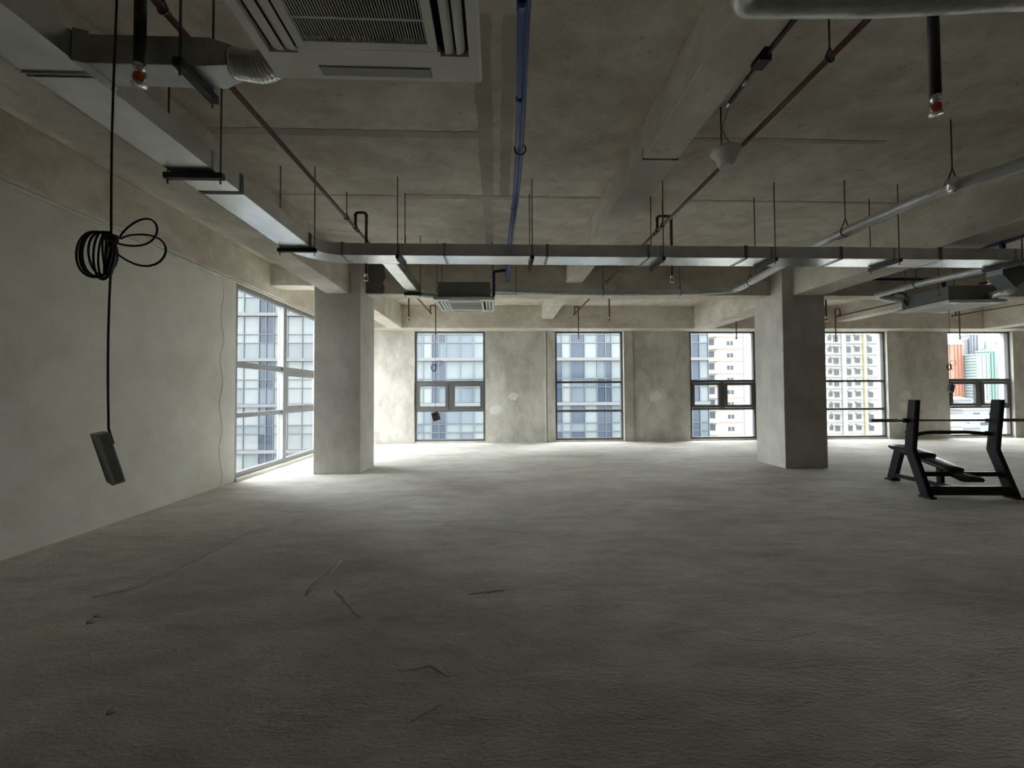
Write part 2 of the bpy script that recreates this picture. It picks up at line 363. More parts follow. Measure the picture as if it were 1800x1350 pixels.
# left glazing, lighter aluminium, three bays
wn = thing('window_7', 'large grey-framed corner window in the left wall beside the column', 'window', (XL-.1, 9.25, .055), kind='structure')
X0, X1 = XL-.11, XL-.02; T = .085; Y0, Y1 = 6.90, 11.60
def rect_x(bm, y0, y1, z0, z1, t, xa=X0, xb=X1):
    box(bm, xa, xb, y0, y0+t, z0, z1); box(bm, xa, xb, y1-t, y1, z0, z1); box(bm, xa, xb, y0+t, y1-t, z0, z0+t); box(bm, xa, xb, y0+t, y1-t, z1-t, z1)
bm = B(); rect_x(bm, Y0, Y1, .055, 3.34, T); obj('window_frame', bm, ALUL, wn)
ym = [Y0+T, 8.40, 8.52, 9.99, 10.11, Y1-T]
for y in (8.40, 9.99): obj('mullion', box(B(), X0, X1+.03, y, y+.12, .055+T, 3.34-T), ALUL, wn)
for k in range(3):
    a, b = ym[2*k], ym[2*k+1]
    obj('transom', box(B(), X0, X1, a, b, 1.92, 2.02), ALUL, wn); obj('transom', box(B(), X0, X1, a, b, 1.06, 1.14), ALUL, wn)
    def px(za, zb, ya=a, yb=b, par=wn, x=XL-.07): obj('pane', box(B(), x-.004, x+.004, ya, yb, za, zb), GLSL, par)
    px(2.02, 3.34-T); px(.055+T, 1.06)
    if k == 1:
        bm = B(); rect_x(bm, a+.005, b-.005, 1.145, 1.915, .075, X0+.02, X1+.02); s = obj('sash', bm, ALUL, wn)
        px(1.22, 1.84, a+.08, b-.08, s, XL-.05); obj('handle', box(B(), X1+.02, X1+.045, (a+b)/2-.1, (a+b)/2+.1, 1.165, 1.19), ALUL, s)
    else: px(1.14, 1.92)
tag(obj('trim_1', box(B(), XL-.28, XL+.04, Y0, Y1, .0, .057, .006), PATCH), 'low plaster sill under the left corner window', 'sill', kind='structure')

# ------------------------------------------------------------------ ducts
ZD, HD = 3.05, .143
DX0, DX1, DY0, DY1 = -2.325, -2.015, 4.66, 4.97
duct = thing('air_duct', 'long galvanised main duct turning from the left beam across the room', 'duct', (-2.17, 4.4, ZD))
ycuts = [-4.0, -1.2, .85, 2.05, 3.235, 4.41]
for a, b in zip(ycuts, ycuts[1:]): obj('duct_section', box(B(), DX0, DX1, a+.004, b-.004, ZD, ZD+HD, .004), GALV, duct)
bm = B(); cx, cy = -1.765, 4.41; ri, ro = .25, .56; n = 12
V = []
for k in range(n+1):
    a = PI - PI/2*k/n; c_, s_ = math.cos(a), math.sin(a)
    V.append([bm.verts.new((cx+r*c_, cy+r*s_, z)) for r, z in ((ri, ZD), (ro, ZD), (ro, ZD+HD), (ri, ZD+HD))])
for k in range(n):
    for j in range(4): bm.faces.new((V[k][j], V[k][(j+1) % 4], V[k+1][(j+1) % 4], V[k+1][j]))
bmesh.ops.recalc_face_normals(bm, faces=bm.faces); obj('duct_elbow', bm, GALV, duct)
xcuts = [-1.765, -.60, .60, 1.80, 2.98, 4.15, 5.40, 6.6, 7.8, 9.0]
for a, b in zip(xcuts, xcuts[1:]): obj('duct_section', box(B(), a+.004, b-.004, DY0, DY1, ZD, ZD+HD, .004), GALV, duct)
def flange_x(x):
    bm = B(); e = .010
    for d in (-.014, .010): box(bm, x+d, x+d+.004, DY0-e, DY1+e, ZD-e, ZD+HD+e)
    box(bm, x-.010, x+.010, DY0-.002, DY1+.002, ZD-.002, ZD+HD+.002)
    obj('flange', bm, FLANGE, duct)
for x in xcuts[:-1]: flange_x(x)
for y in ycuts[1:]:
    bm = B(); e = .008
    for d in (-.014, .010): box(bm, DX0-e, DX1+e, y+d, y+d+.004, ZD-e, ZD+HD+e)
    box(bm, DX0-.002, DX1+.002, y-.010, y+.010, ZD-.002, ZD+HD+.002)
    obj('flange', bm, FLANGE, duct)
# branch to the near cassette: box, taper, flexible hose
br = thing('branch_duct', 'short galvanised branch duct with flexible foil hose feeding the large near cassette', 'duct', (-1.7, 2.05, ZD))
obj('duct_section', box(B(), DX1+.002, -1.40, 1.975, 2.125, ZD, ZD+HD, .003), GALVD, br)
bm = B(); prism(bm, [(-2.013, 1.955), (-1.955, 1.972), (-1.955, 2.128), (-1.995, 2.16), (-2.013, 2.20)], 'z', ZD-.006, ZD+HD+.012); obj('collar', bm, GALVD, br)
bm = B()
A = [bm.verts.new(p) for p in ((-1.40, 1.975, ZD), (-1.40, 2.125, ZD), (-1.40, 2.125, ZD+HD), (-1.40, 1.975, ZD+HD))]
D = [bm.verts.new(p) for p in ((-1.29, 1.985, ZD+.015), (-1.29, 2.085, ZD+.015), (-1.29, 2.085, ZD+.115), (-1.29, 1.985, ZD+.115))]
for k in range(4): bm.faces.new((A[k], D[k], D[(k+1) % 4], A[(k+1) % 4]))
bm.faces.new(D); bmesh.ops.recalc_face_normals(bm, faces=bm.faces); obj('taper', bm, GALVD, br)
def hose(pts, r, par, nm='flexible_hose', pitch=.012):
    P = fillet(pts, .18, 12); Q = []
    for a, b in zip(P, P[1:]):
        m_ = max(1, int((b-a).length/(pitch/2)))
        for k in range(m_): Q.append(a + (b-a)*k/m_)
    Q.append(P[-1]); bm = B()
    tube(bm, Q, r, 18, rr=[r*(1.035 if k % 2 else .965) for k in range(len(Q))])
    for f in bm.faces: f.smooth = False
    return obj(nm, bm, FLEX, par)
hose([(-1.30, 2.03, ZD+.06), (-1.16, 2.03, ZD+.035), (-1.06, 2.00, ZD+.07), (-.99, 1.90, ZD+.20)], .066, br)
bm = B(); tube(bm, [(-1.305, 2.03, ZD+.06), (-1.285, 2.03, ZD+.057)], .069, 18); obj('clamp', bm, CHROME, br)
# branch to the far cassette
b2 = thing('branch_duct', 'narrow branch duct dropping back from the cross duct to the far cassette', 'duct', (-1.3, 5.7, ZD))
obj('duct_section', box(B(), -1.40, -1.225, DY1+.002, 6.42, ZD, ZD+HD, .003), GALV, b2)
obj('collar', box(B(), -1.42, -1.205, 6.42, 6.46, ZD-.01, ZD+HD+.01, .003), FLANGE, b2)
hose([(-1.31, 6.46, ZD+.075), (-1.30, 6.62, ZD+.06), (-1.15, 6.75, ZD+.05), (-.93, 6.80, ZD+.07)], .062, b2)
# take-off hanging on the right end of the duct
b3 = thing('branch_duct', 'folded metal take-off hanging off the right end of the cross duct', 'duct', (6.75, 5.15, 2.9))
bm = B(); prism(bm, [(6.62, 3.05), (6.98, 3.05), (7.02, 2.97), (6.80, 2.80), (6.62, 2.98)], 'y', 4.99, 5.17); obj('duct_elbow', bm, BODY, b3)
obj('collar', box(B(), 6.58, 7.02, 4.975, 5.19, 3.05, 3.10, .003), BODY, b3)
hose([(6.95, 5.17, 2.93), (7.2, 5.4, 2.96), (8.1, 6.0, 3.02), (8.45, 6.55, 3.08)], .06, b3)

# trapeze hangers
def trapeze(cx_, cy_, ax, lab, z=ZD, top=ZS, half=.185, rodlist=(1, 1), bz=None):
    t = thing('trapeze_hanger', lab, 'hanger', (cx_, cy_, z-.045), group='trapeze hangers of the ducts')
    e = (cx_ - half - .02, cx_ + half + .02) if ax == 'x' else (cy_ - half - .02, cy_ + half + .02)
    bm = B()
    if ax == 'x': box(bm, e[0], e[1], cy_-.02, cy_+.02, z-.045, z-.004)
    else: box(bm, cx_-.02, cx_+.02, e[0], e[1], z-.045, z-.004)
    obj('channel', bm, CHAN, t)
    for s in (-1, 1):
        p = (cx_ + s*half, cy_) if ax == 'x' else (cx_, cy_ + s*half)
        zt = top if not isinstance(top, tuple) else top[(s+1)//2]
        obj('rod', tube(B(), [(*p, z-.08), (*p, zt)], .006, 6), ROD, t)
    return t
trapeze(-2.17, 2.95, 'x', 'trapeze hanger holding the left duct nearest the big cassette', top=(ZS, ZS))
trapeze(-2.17, 4.45, 'x', 'trapeze hanger just before the elbow of the duct')
for x, l in ((-1.13, 'trapeze hanger on the cross duct beside the narrow branch duct'), (.42, 'trapeze hanger on the cross duct beside the blue pipes'),
             (1.965, 'trapeze hanger on the cross duct just right of the slim middle beam'), (3.315, 'trapeze hanger on the cross duct at the sloping foil pipe'),
             (4.845, 'trapeze hanger on the cross duct in front of the right column')):
    trapeze(x, 4.815, 'y', l)
trapeze(6.40, 4.815, 'y', 'trapeze hanger on the cross duct next to the hanging take-off')
trapeze(-1.3125, 6.36, 'x', 'small trapeze hanger under the end of the narrow branch duct', half=.115)
trapeze(-1.50, 2.05, 'y', 'trapeze hanger under the branch duct beside the large near cassette', half=.11)

# ------------------------------------------------------------------ ceiling cassettes
def cassette(lab, loc, rz):
    t = thing('ceiling_cassette', lab, 'air conditioner', loc, rz, 'ceiling cassette air conditioners')
    O = lambda n, bm, m, p=t, **k: obj(n, bm, m, p, False, **k)
    H, a, b = .476, .31, .435                 # half size, slot from a to b
    bm = B()
    # face plate as a ring of boxes that leave the four outlet slots open
    z0, z1 = 0, .03; L_ = .33; F = .255; fa, fb = .395, .455
    box(bm, -H, -b, -H, H, z0, z1); box(bm, b, H, -H, H, z0, z1)
    box(bm, -b, -a, L_, H, z0, z1); box(bm, a, b, L_, H, z0, z1); box(bm, -b, -a, -H, -L_, z0, z1); box(bm, a, b, -H, -L_, z0, z1)
    for s in (1, -1):
        y = sorted((s*.307, s*fa)); box(bm, -a, a, y[0], y[1], z0, z1)
        y = sorted((s*fb, s*H)); box(bm, -a, a, y[0], y[1], z0, z1)
        y = sorted((s*fa, s*fb)); box(bm, -a, -F, y[0], y[1], z0, z1); box(bm, F, a, y[0], y[1], z0, z1)
    O('face_panel', bm, WPLA)
    # bevelled rim
    bm = B(); R0 = [(-H, -H), (H, -H), (H, H), (-H, H)]; k = .012
    A = [bm.verts.new((x, y, .0)) for x, y in R0]; D = [bm.verts.new((x*(1+k/H), y*(1+k/H), .022)) for x, y in R0]; E = [bm.verts.new((x*(1+k/H), y*(1+k/H), .045)) for x, y in R0]; G = [bm.verts.new((x, y, .045)) for x, y in R0]
    for i in range(4):
        j = (i+1) % 4; bm.faces.new((A[i], A[j], D[j], D[i])); bm.faces.new((D[i], D[j], E[j], E[i])); bm.faces.new((E[i], E[j], G[j], G[i]))
    bmesh.ops.recalc_face_normals(bm, faces=bm.faces); O('rim', bm, WPLA)
    O('cavity', box(B(), -.46, .46, -.46, .46, .055, .06), DARKC)
    bm = B(); f0, f1 = .300, .262
    for x0, x1, y0, y1 in ((-f0, -f1, -f0, f0), (f1, f0, -f0, f0), (-f1, f1, -f0, -f1), (-f1, f1, f1, f0)): box(bm, x0, x1, y0, y1, -.006, .02, .002)
    g = O('grille_frame', bm, WPLA)
    bm = B(); n_ = 46
    for i in range(n_):
        x = -f1 + (i+.5)*2*f1/n_; box(bm, x-.0017, x+.0017, -f1, f1, .000, .006)
    s = O('grille_slats', bm, WPLA, g); s['kind'] = 'stuff'
    bm = B()
    for y in (-.13, .03, .16): box(bm, -f1, f1, y-.003, y+.003, -.001, .004)
    O('grille_crossbars', bm, WPLA, g)
    for s_ in (-1, 1):   # side outlets: two curved vanes each
        for q in ((.318, .372) if s_ < 0 else (.335, .385)):
            bm = B(); ww = .050 if s_ < 0 else .036; prof = [(s_*(q + ww*math.sin(t_)), .002 + .022*(1-math.cos(t_))) for t_ in (0, .35, .7, 1.05, 1.4)]
            prof += [(x - s_*.004, z + .003) for x, z in reversed(prof)]
            prism(bm, prof, 'y', -.322, .322); O('vane', bm, WPLA, smooth=False)
        y = sorted((s_*(fa+.004), s_*(fb-.004)))
        O('outlet_flap', box(B(), -F+.003, F-.003, y[0], y[1], -.004, .012, .003), FLAP)
    O('body', box(B(), -.42, .42, -.42, .42, .06, .30, .006), BODY)
    for x in (-1, 1):
        for y in (-1, 1):
            r_ = O('hanger_rod', tube(B(), [(x*.455, y*.30, .15), (x*.455, y*.30, ZS-loc[2])], .006, 6), ROD)
            O('bracket', box(B(), min(x*.42, x*.475), max(x*.42, x*.475), y*.30-.02, y*.30+.02, .17, .176), ROD)
    return t
cassette('large white ceiling cassette close overhead at the top of the view', (-.552, 1.438, 2.95), 0)
cassette('small-looking white ceiling cassette hanging above the leftmost sashed back window', (-.515, 6.89, 2.95), 0)
cassette('white ceiling cassette hanging at the right, above the weight bench', (8.15, 6.95, 2.95), math.radians(-3))

# ------------------------------------------------------------------ sprinkler pipes
def head(hx, y, zh, k, par):
    bm = B(); q = zh+.055
    lathe(bm, [(.012*k, q+.005), (.018*k, q), (.018*k, q-.020*k), (.010*k, q-.025*k), (.010*k, q-.033*k)], hx, y, 14)
    for s in (-1, 1): tube(bm, fillet([(hx+s*.008*k, y, q-.025*k), (hx+s*.024*k, y, q-.035*k), (hx+s*.018*k, y, q-.060*k), (hx, y, q-.071*k)], .006, 3), .003*k, 6)
    lathe(bm, [(.006*k, q-.067*k), (.022*k, q-.071*k), (.023*k, q-.075*k), (.004*k, q-.077*k)], hx, y, 14)
    obj('sprinkler_head', bm, CHROME, par)
    obj('protective_cap', lathe(B(), [(.008*k, q-.029*k), (.017*k, q-.036*k), (.0185*k, q-.058*k), (.010*k, q-.0695*k)], hx, y, 14), CAPR, par)
def sprinkler_pipe(lab, x0, x1, y0, y1, z, drops, m=RED, r=.021, rr=None):
    t = thing('sprinkler_pipe', lab, 'pipe', (x0, y0, z), group='red sprinkler pipes')
    X = lambda y: x0 + (x1-x0)*(y-y0)/(y1-y0)
    obj('pipe_run', tube(B(), [(X(y0), y0, z), (X(y1), y1, z)], r, 12), m, t)
    for (y, dx, zh, mm, dr) in drops:
        x = X(y); zt = z + .20
        d = obj('drop_pipe', tube(B(), fillet([(x, y, z), (x, y, zt), (x+dx, y, zt), (x+dx, y, zh+.055)], .04), dr, 12), mm, t)
        for q in ((x, y, zt), (x+dx, y, zt)): obj('elbow_collar', tube(B(), [(q[0]-.001, q[1], q[2]-.05), (q[0], q[1], q[2]-.03)], dr*1.3, 12), mm, d)
        bm = B(); tube(bm, [(x, y, z+.0), (x, y, z+.04)], dr*1.35, 12); tube(bm, [(x, y-.035, z), (x, y+.035, z)], r*1.3, 12); obj('tee', bm, mm, d)
        obj('coupling', tube(B(), [(x, y+.07, z), (x, y+.10, z)], r*1.25, 12), mm, t)
        head(x+dx, y, zh, 1.3 if mm is BLACKP else 1.2, d)
    return t
P1 = sprinkler_pipe('dark red sprinkler pipe between the left duct and the big cassette', -1.94, -1.77, -3, 11.0, 3.63,
               [(1.905, .225, 2.935, BLACKP, .0235), (5.3, .14, 2.965, RED, .018), (8.24, .02, 2.965, RED, .016), (10.85, .14, 2.965, RED, .016)])
P2 = sprinkler_pipe('dark red sprinkler pipe crossing the ceiling right of the slim middle beam', 2.20, 2.15, -3, 11.0, 3.63,
               [(1.98, .11, 2.935, BLACKP, .0235), (5.3, .19, 2.965, RED, .018), (8.24, .18, 2.965, RED, .016), (10.95, .10, 2.965, RED, .016)])
P3 = sprinkler_pipe('thin sprinkler pipe right of the right column, in front of the back beam', 9.85, 9.85, 5.2, 11.2, 3.63, [(11.15, -.14, 2.90, RED, .016)], RED, .018)
P4 = sprinkler_pipe('thin sprinkler pipe at the right edge above the sashed window behind the bench', 13.55, 13.2, 5.2, 11.1, 3.63, [(11.05, .10, 2.965, RED, .016)], RED, .018)
# single drops out of the slab
def single_drop(lab, x, y, zh, ztop, m=RED, dr=.016):
    t = thing('sprinkler_drop', lab, 'sprinkler', (x, y, zh))
    d = obj('drop_pipe', tube(B(), [(x, y, zh+.05), (x, y, ztop)], dr, 12), m, t)
    head(x, y, zh, 1.3, t)
single_drop('straight sprinkler drop in front of the sashed window left of the right column', 6.68, 10.95, 2.965, ZS)
single_drop('black sprinkler drop close behind the right column', 6.96, 8.22, 2.98, ZS, BLACKP)
single_drop('sprinkler drop with red cap by the folded take-off at the right edge', 6.85, 5.30, 2.98, ZS, BLACKP)

# hangers of pipes: ring and rod
def pipe_hanger(lab, x, y, z, r, ax='y', top=ZS, grp='pipe hangers', tear=1.0):
    t = thing('pipe_hanger', lab, 'hanger', (x, y, z), group=grp)
    P = []
    for k in range(20):
        a = 2*PI*k/20; q = r*math.cos(a); zz = r*math.sin(a)
        if zz > 0: zz *= (1 + tear*1.6*(1-abs(math.cos(a)))); q *= 1 - .5*tear*max(0, math.sin(a))**2
        P.append((x+q, y, z+zz) if ax == 'y' else (x, y+q, z+zz))
    obj('ring', tube(B(), P, .007, 6, True), ROD, t)
    zt = max(p[2] for p in P)
    obj('rod', tube(B(), [(x, y, zt-.005), (x, y, top)], .006, 6), ROD, t)
Xp = lambda y: -1.94 + .17*(y+3)/14
pipe_hanger('ring hanger of the left red pipe above the cross duct', Xp(5.0), 5.0, 3.63, .026)
pipe_hanger('ring hanger of the left red pipe close to the big cassette', Xp(2.3), 2.3, 3.63, .026)
pipe_hanger('ring hanger of the right red pipe near the top of the view', 2.182, 2.50, 3.63, .028)
pipe_hanger('ring hanger of the right red pipe above the cross duct', 2.17, 5.13, 3.63, .026)

# ------------------------------------------------------------------ foil-insulated pipes
t = thing('insulated_pipe', 'long foil-wrapped pipe sloping from the right edge to the far cassette', 'pipe', (4.1, 4.4, 3.34))
PA = [(4.75, 2.2, 3.36), (4.42, 3.15, 3.345), (4.17, 3.6, 3.34), (4.12, 4.45, 3.335), (4.14, 5.14, 3.335), (4.25, 5.9, 3.335), (4.42, 7.22, 3.335), (3.60, 7.30, 3.305), (2.8, 7.30, 3.29), (1.96, 7.30, 3.288), (1.0, 7.30, 3.30), (.30, 7.30, 3.325), (.02, 7.25, 3.32), (-.15, 7.12, 3.27)]
obj('insulation', tube(B(), fillet(PA, .22, 6), .055, 16), FOIL, t)
for y in (3.44, 4.6, 6.75):
    bm = B(); tube(bm, [(4.17 if y < 4 else 4.13 if y < 5 else 4.36, y, 3.337), (4.16 if y < 4 else 4.13 if y < 5 else 4.367, y+.07, 3.337)], .058, 16)
    obj('tape_band', bm, CHROME, t)
pipe_hanger('teardrop hanger on the sloping foil pipe near the right edge', 4.19, 3.50, 3.345, .062, grp='hangers of the foil pipes')
pipe_hanger('teardrop hanger on the sloping foil pipe just before the cross duct', 4.12, 4.93-.37, 3.34, .062, grp='hangers of the foil pipes')
pipe_hanger('teardrop hanger on the foil pipe at its bend by the right column', 4.36, 6.72, 3.337, .062, grp='hangers of the foil pipes')
pipe_hanger('teardrop hanger on the foil pipe along the cross beam, nearest the bend', 3.40, 7.30, 3.30, .062, 'x', grp='hangers of the foil pipes')
pipe_hanger('teardrop hanger on the foil pipe in the middle of the cross beam', 1.96, 7.30, 3.29, .062, 'x', grp='hangers of the foil pipes')
pipe_hanger('teardrop hanger on the foil pipe beside the blue drain riser', .36, 7.30, 3.322, .062, 'x', grp='hangers of the foil pipes')
t = thing('insulated_pipe', 'foil-wrapped pipe crossing the top right corner of the view', 'pipe', (2, 1.85, 3.36))
obj('insulation', tube(B(), fillet([(1.18, .9, 3.38), (1.18, 1.88, 3.345), (1.9, 1.86, 3.35), (2.5, 1.82, 3.365), (4.6, 1.72, 3.38)], .09, 8), .056, 18), FOIL, t)
t = thing('insulated_pipe', 'foil-wrapped pipe ending at the right ceiling cassette', 'pipe', (7.4, 6.8, 3.34))
obj('insulation', tube(B(), fillet([(7.75, 5.2, 3.345), (7.62, 5.8, 3.34), (7.40, 6.85, 3.335), (7.38, 7.55, 3.33), (7.62, 7.55, 3.26), (7.78, 7.3, 3.18)], .15, 8), .055, 16), FOIL, t)
obj('copper_tails', tube(B(), fillet([(7.62, 7.50, 3.26), (7.66, 7.42, 3.36), (7.78, 7.32, 3.30), (7.70, 7.3, 3.12), (7.78, 7.25, 3.05)], .05, 5), .014, 8), CABLE, t)
pipe_hanger('clamp hanger on the foil pipe of the right cassette', 7.41, 6.80, 3.337, .062, grp='hangers of the foil pipes', top=ZS)

# ------------------------------------------------------------------ blue pipes
t = thing('blue_pipe', 'pair of bright blue pipes running down the middle of the ceiling', 'pipe', (.17, 3, 3.4))
PB = [(.13, -2.5, 3.42), (.146, 1.95, 3.405), (.163, 2.41, 3.40), (.192, 3.17, 3.395), (.200, 3.94, 3.40), (.180, 5.13, 3.40), (.203, 6.98, 3.40)]
sp = fillet(PB, .35, 6)
obj('pipe', tube(B(), [p - Vector((.014, 0, 0)) for p in sp], .021, 12), BLUE, t)
obj('pipe', tube(B(), [p + Vector((.016, 0, .008)) for p in sp], .018, 12), BLUE, t)
for y, xx in ((1.97, .147), (2.62, .17), (4.2, .197)): obj('coupling', tube(B(), [(xx-.014, y-.03, 3.40), (xx-.014, y+.03, 3.40)], .025, 12), BLUE, t)
pipe_hanger('wire loop hanger round the twin blue pipes', .195, 3.17, 3.40, .045, tear=.6)
t = thing('drain_pipe', 'dark blue drain riser bent over beside the far cassette', 'pipe', (0, 7.2, 3.4))
obj('pipe', tube(B(), fillet([(-.06, 6.98, 3.10), (-.045, 7.06, 3.2), (-.045, 7.06, 3.60), (.16, 6.99, 3.60)], .05, 6), .026, 12), NAVY, t)
obj('coupling', tube(B(), [(-.045, 7.06, 3.50), (-.045, 7.06, 3.53)], .031, 12), NAVY, t); obj('coupling', tube(B(), [(.05, 7.027, 3.60), (.08, 7.017, 3.60)], .031, 12), NAVY, t)
t = thing('drain_pipe', 'dark blue drain pipe along the right end of the cross beam', 'pipe', (8, 7.6, 3.68))
obj('pipe', tube(B(), fillet([(6.6, 7.66, 3.69), (8.70, 7.64, 3.67), (8.72, 7.5, 3.67), (8.72, 7.45, 3.2)], .06, 6), .03, 12), NAVY, t)
t = thing('drain_pipe', 'dark blue pipe slanting down over the cross duct at the right edge', 'pipe', (6.65, 4.8, 3.4))
obj('pipe', tube(B(), [(6.40, 1.5, 3.43), (6.50, 4.0, 3.41), (6.64, 4.9, 3.40), (6.72, 5.35, 3.395)], .032, 12), NAVY, t)
bm = B(); tube(bm, [(6.64, 5.0, 3.42), (6.64, 5.0, 3.30)], .03, 10); obj('tee', bm, NAVY, t)
t = thing('blue_pipe', 'short end of dark blue pipe beside the large near cassette', 'pipe', (-.03, 1.5, 3.1))
obj('pipe', tube(B(), fillet([(-.045, .6, 3.08), (-.045, 1.55, 3.06), (-.045, 1.60, 3.20), (.12, 1.62, 3.38)], .05, 6), .028, 12), NAVY, t)

# ------------------------------------------------------------------ black conduit, white bell, cables
t = thing('black_conduit', 'black iron pipe with a junction box along the slim middle beam', 'pipe', (1.77, 2.3, 3.65))
obj('pipe', tube(B(), [(1.785, 0, 3.65), (1.765, 2.53, 3.65), (1.775, 2.93, 3.645)], .017, 10), BLACKP, t)
obj('junction_box', box(B(), 1.715, 1.80, 2.50, 2.60, 3.61, 3.70, .006), BLACKP, t)
obj('end_nozzle', tube(B(), [(1.775, 2.92, 3.645), (1.776, 2.99, 3.643)], .011, 10), CHROME, t)
obj('coupling', tube(B(), [(1.768, 2.70, 3.648), (1.770, 2.76, 3.647)], .0185, 10), GALVD, t)
obj('strap', tube(B(), [(1.76, 2.53, 3.69), (1.76, 2.53, ZS)], .006, 6), ROD, t)
t = thing('pendant_detector', 'white bell-shaped fitting hanging on a thin rod under the right red pipe', 'fixture', (2.015, 3.407, 3.43))
obj('bell', lathe(B(), [(.052, 3.432), (.060, 3.428), (.068, 3.445), (.085, 3.50), (.105, 3.532), (.122, 3.545), (.124, 3.558), (.115, 3.572), (.07, 3.58)], 2.015, 3.407, 32), WPLA, t)
obj('lens', lathe(B(), [(.045, 3.426), (.052, 3.430), (.052, 3.436)], 2.015, 3.407, 24), CTRS, t)
obj('rod', tube(B(), [(1.975, 3.407, 3.565), (1.975, 3.407, ZS)], .006, 6), ROD, t)
obj('cable', tube(B(), fillet([(2.03, 3.40, 3.58), (2.05, 3.38, 3.61), (2.0, 3.35, 3.62), (1.98, 3.40, 3.75), (1.80, 3.0, 3.66)], .03, 5), .003, 6), CABLE, t)
t = tag(obj('loose_cable', tube(B(), fillet([(7.0, 7.0, 3.52), (7.6, 6.9, 3.50), (8.4, 6.9, 3.49), (9.6, 6.9, 3.52)], .2, 5), .009, 8), CTRS), 'pale cable strung above the right ceiling cassette', 'cable')

# wired controllers left dangling on coiled cable
def controller(lab, loc, ztop, zcoil, sc, rz, tilt, big):
    t = thing('dangling_controller', lab, 'controller', loc, 0, 'wired controllers dangling on their cables')
    L = lambda p: (p[0]-loc[0], p[1]-loc[1], p[2]-loc[2])
    x, y, z = loc; r = .0027 if big else .003
    rnd = random.Random(3 if big else 5); fx = 1 if big else 1
    p = [(x-.004, y, ztop)]
    for k in range(1, 9): q = k/8; p.append((x + .004*math.sin(q*6) - .002, y, ztop + (zcoil-ztop)*q))
    for k in range(1, 7): q = k/6; p.append((x - .006*math.sin(q*3), y, zcoil + (z+.075-zcoil)*q))
    p.append((x+.012, y, z+.035))
    obj('cable', tube(B(), [L(q) for q in p], r, 8), CABLE, t, False)
    bm = B()
    for k in range(8 if big else 4):     # hank of loops hanging left of the knot
        a = rnd.uniform(-.10, .42); w_ = (.012 + .036*k/7)*sc if big else rnd.uniform(.02, .045)*sc; h_ = rnd.uniform(.052, .064)*sc
        ph = rnd.uniform(-.5, .5); P = []
        cx_ = x - w_*.98 + .006*sc; cz_ = zcoil + .012*sc - h_*.92
        for j in range(26):
            b_ = 2*PI*j/26; u_ = w_*math.cos(b_); v_ = h_*math.sin(b_)*(1 - .10*math.cos(b_))
            P.append(L((cx_ + u_*math.cos(a) - v_*math.sin(a)*.5, y + u_*math.sin(ph)*.6, cz_ + u_*math.sin(a) + v_*math.cos(a))))
        tube(bm, P, r, 6, True)
    for k in range(2 if big else 1):
        P = []
        for j in range(18):
            b_ = 2*PI*j/18; P.append(L((x + .006 + .007*sc*math.cos(b_) + .002*(k-2), y + .008*math.sin(b_) + .006*(k-2), zcoil - .052*sc + .052*sc*math.sin(b_))))
        tube(bm, P, r, 6, True)
    for k in range(3): tube(bm, [L((x + .011*math.cos(2*PI*j/12), y + .011*math.sin(2*PI*j/12), zcoil - .006 + .006*k)) for j in range(12)], r, 6, True)
    obj('coil', bm, CABLE, t, False)
    bm = B()
    for ang, ln, wd in ((.22, .118, .056), (-.36, .142, .060)) if big else ((.6, .12, .06),):
        P = []
        for j in range(24):
            b_ = PI + 2*PI*j/24; u_ = ln/2*(1+math.cos(b_))*sc; v_ = wd/1.1*math.sin(b_)*sc*(.55+.45*(1+math.cos(b_))/2)
            P.append(L((x + u_*math.cos(ang) - v_*math.sin(ang), y - .02*math.sin(b_/2), zcoil + u_*math.sin(ang) + v_*math.cos(ang))))
        tube(bm, P, r, 6, True)
    obj('loose_loop', bm, CABLE, t, False)
    bm = B(); box(bm, -.021, .021, -.06, .06, -.07, .07, .003) if not big else box(bm, -.012, .012, -.045, .045, -.066, .066, .002)
    R_ = Matrix.Rotation(rz, 4, 'Z') if big else Matrix.Rotation(rz, 4, 'Z')
    Q = (Matrix.Rotation(tilt, 4, Vector((-.68, .73, 0))) if big else Matrix.Rotation(tilt, 4, 'Y')) @ R_
    bmesh.ops.transform(bm, matrix=Q, verts=bm.verts); c_ = obj('controller_body', bm, CTRL, t, False)
    bm = B()
    k_ = (.021, .06, .07) if not big else (.012, .045, .066)
    for sy_ in (-1, 1): box(bm, -k_[0]-.002, -k_[0]+.004, sy_*k_[1]-.003, sy_*k_[1]+.003, -k_[2], k_[2])
    for sz_ in (-1, 1): box(bm, -k_[0]-.002, k_[0]*.9, -k_[1], k_[1], sz_*k_[2]-.002, sz_*k_[2]+.002)
    bmesh.ops.transform(bm, matrix=Q, verts=bm.verts); obj('rim', bm, CTRS, c_, False)
    bm = B(); box(bm, k_[0], k_[0]+.002, -.014, .014, .015, .04); bmesh.ops.transform(bm, matrix=Q, verts=bm.verts); obj('cable_port', bm, CABLE, c_, False)
    return t
controller('grey edge-on controller dangling on coiled black cable in front of the left wall', (-1.018, 1.10, 1.288), 2.99, 1.868, 1.0, math.radians(50), math.radians(-14), True)
controller('square controller dangling in front of the sashed window behind the far cassette', (-1.022, 6.80, 1.073), 2.98, 1.93, 1.0, math.radians(-90), math.radians(-18), False)
controller('controller dangling under the right cassette beside the bench window', (8.232, 7.0, 1.507), 2.93, 1.93, .95, math.radians(-75), math.radians(14), False)

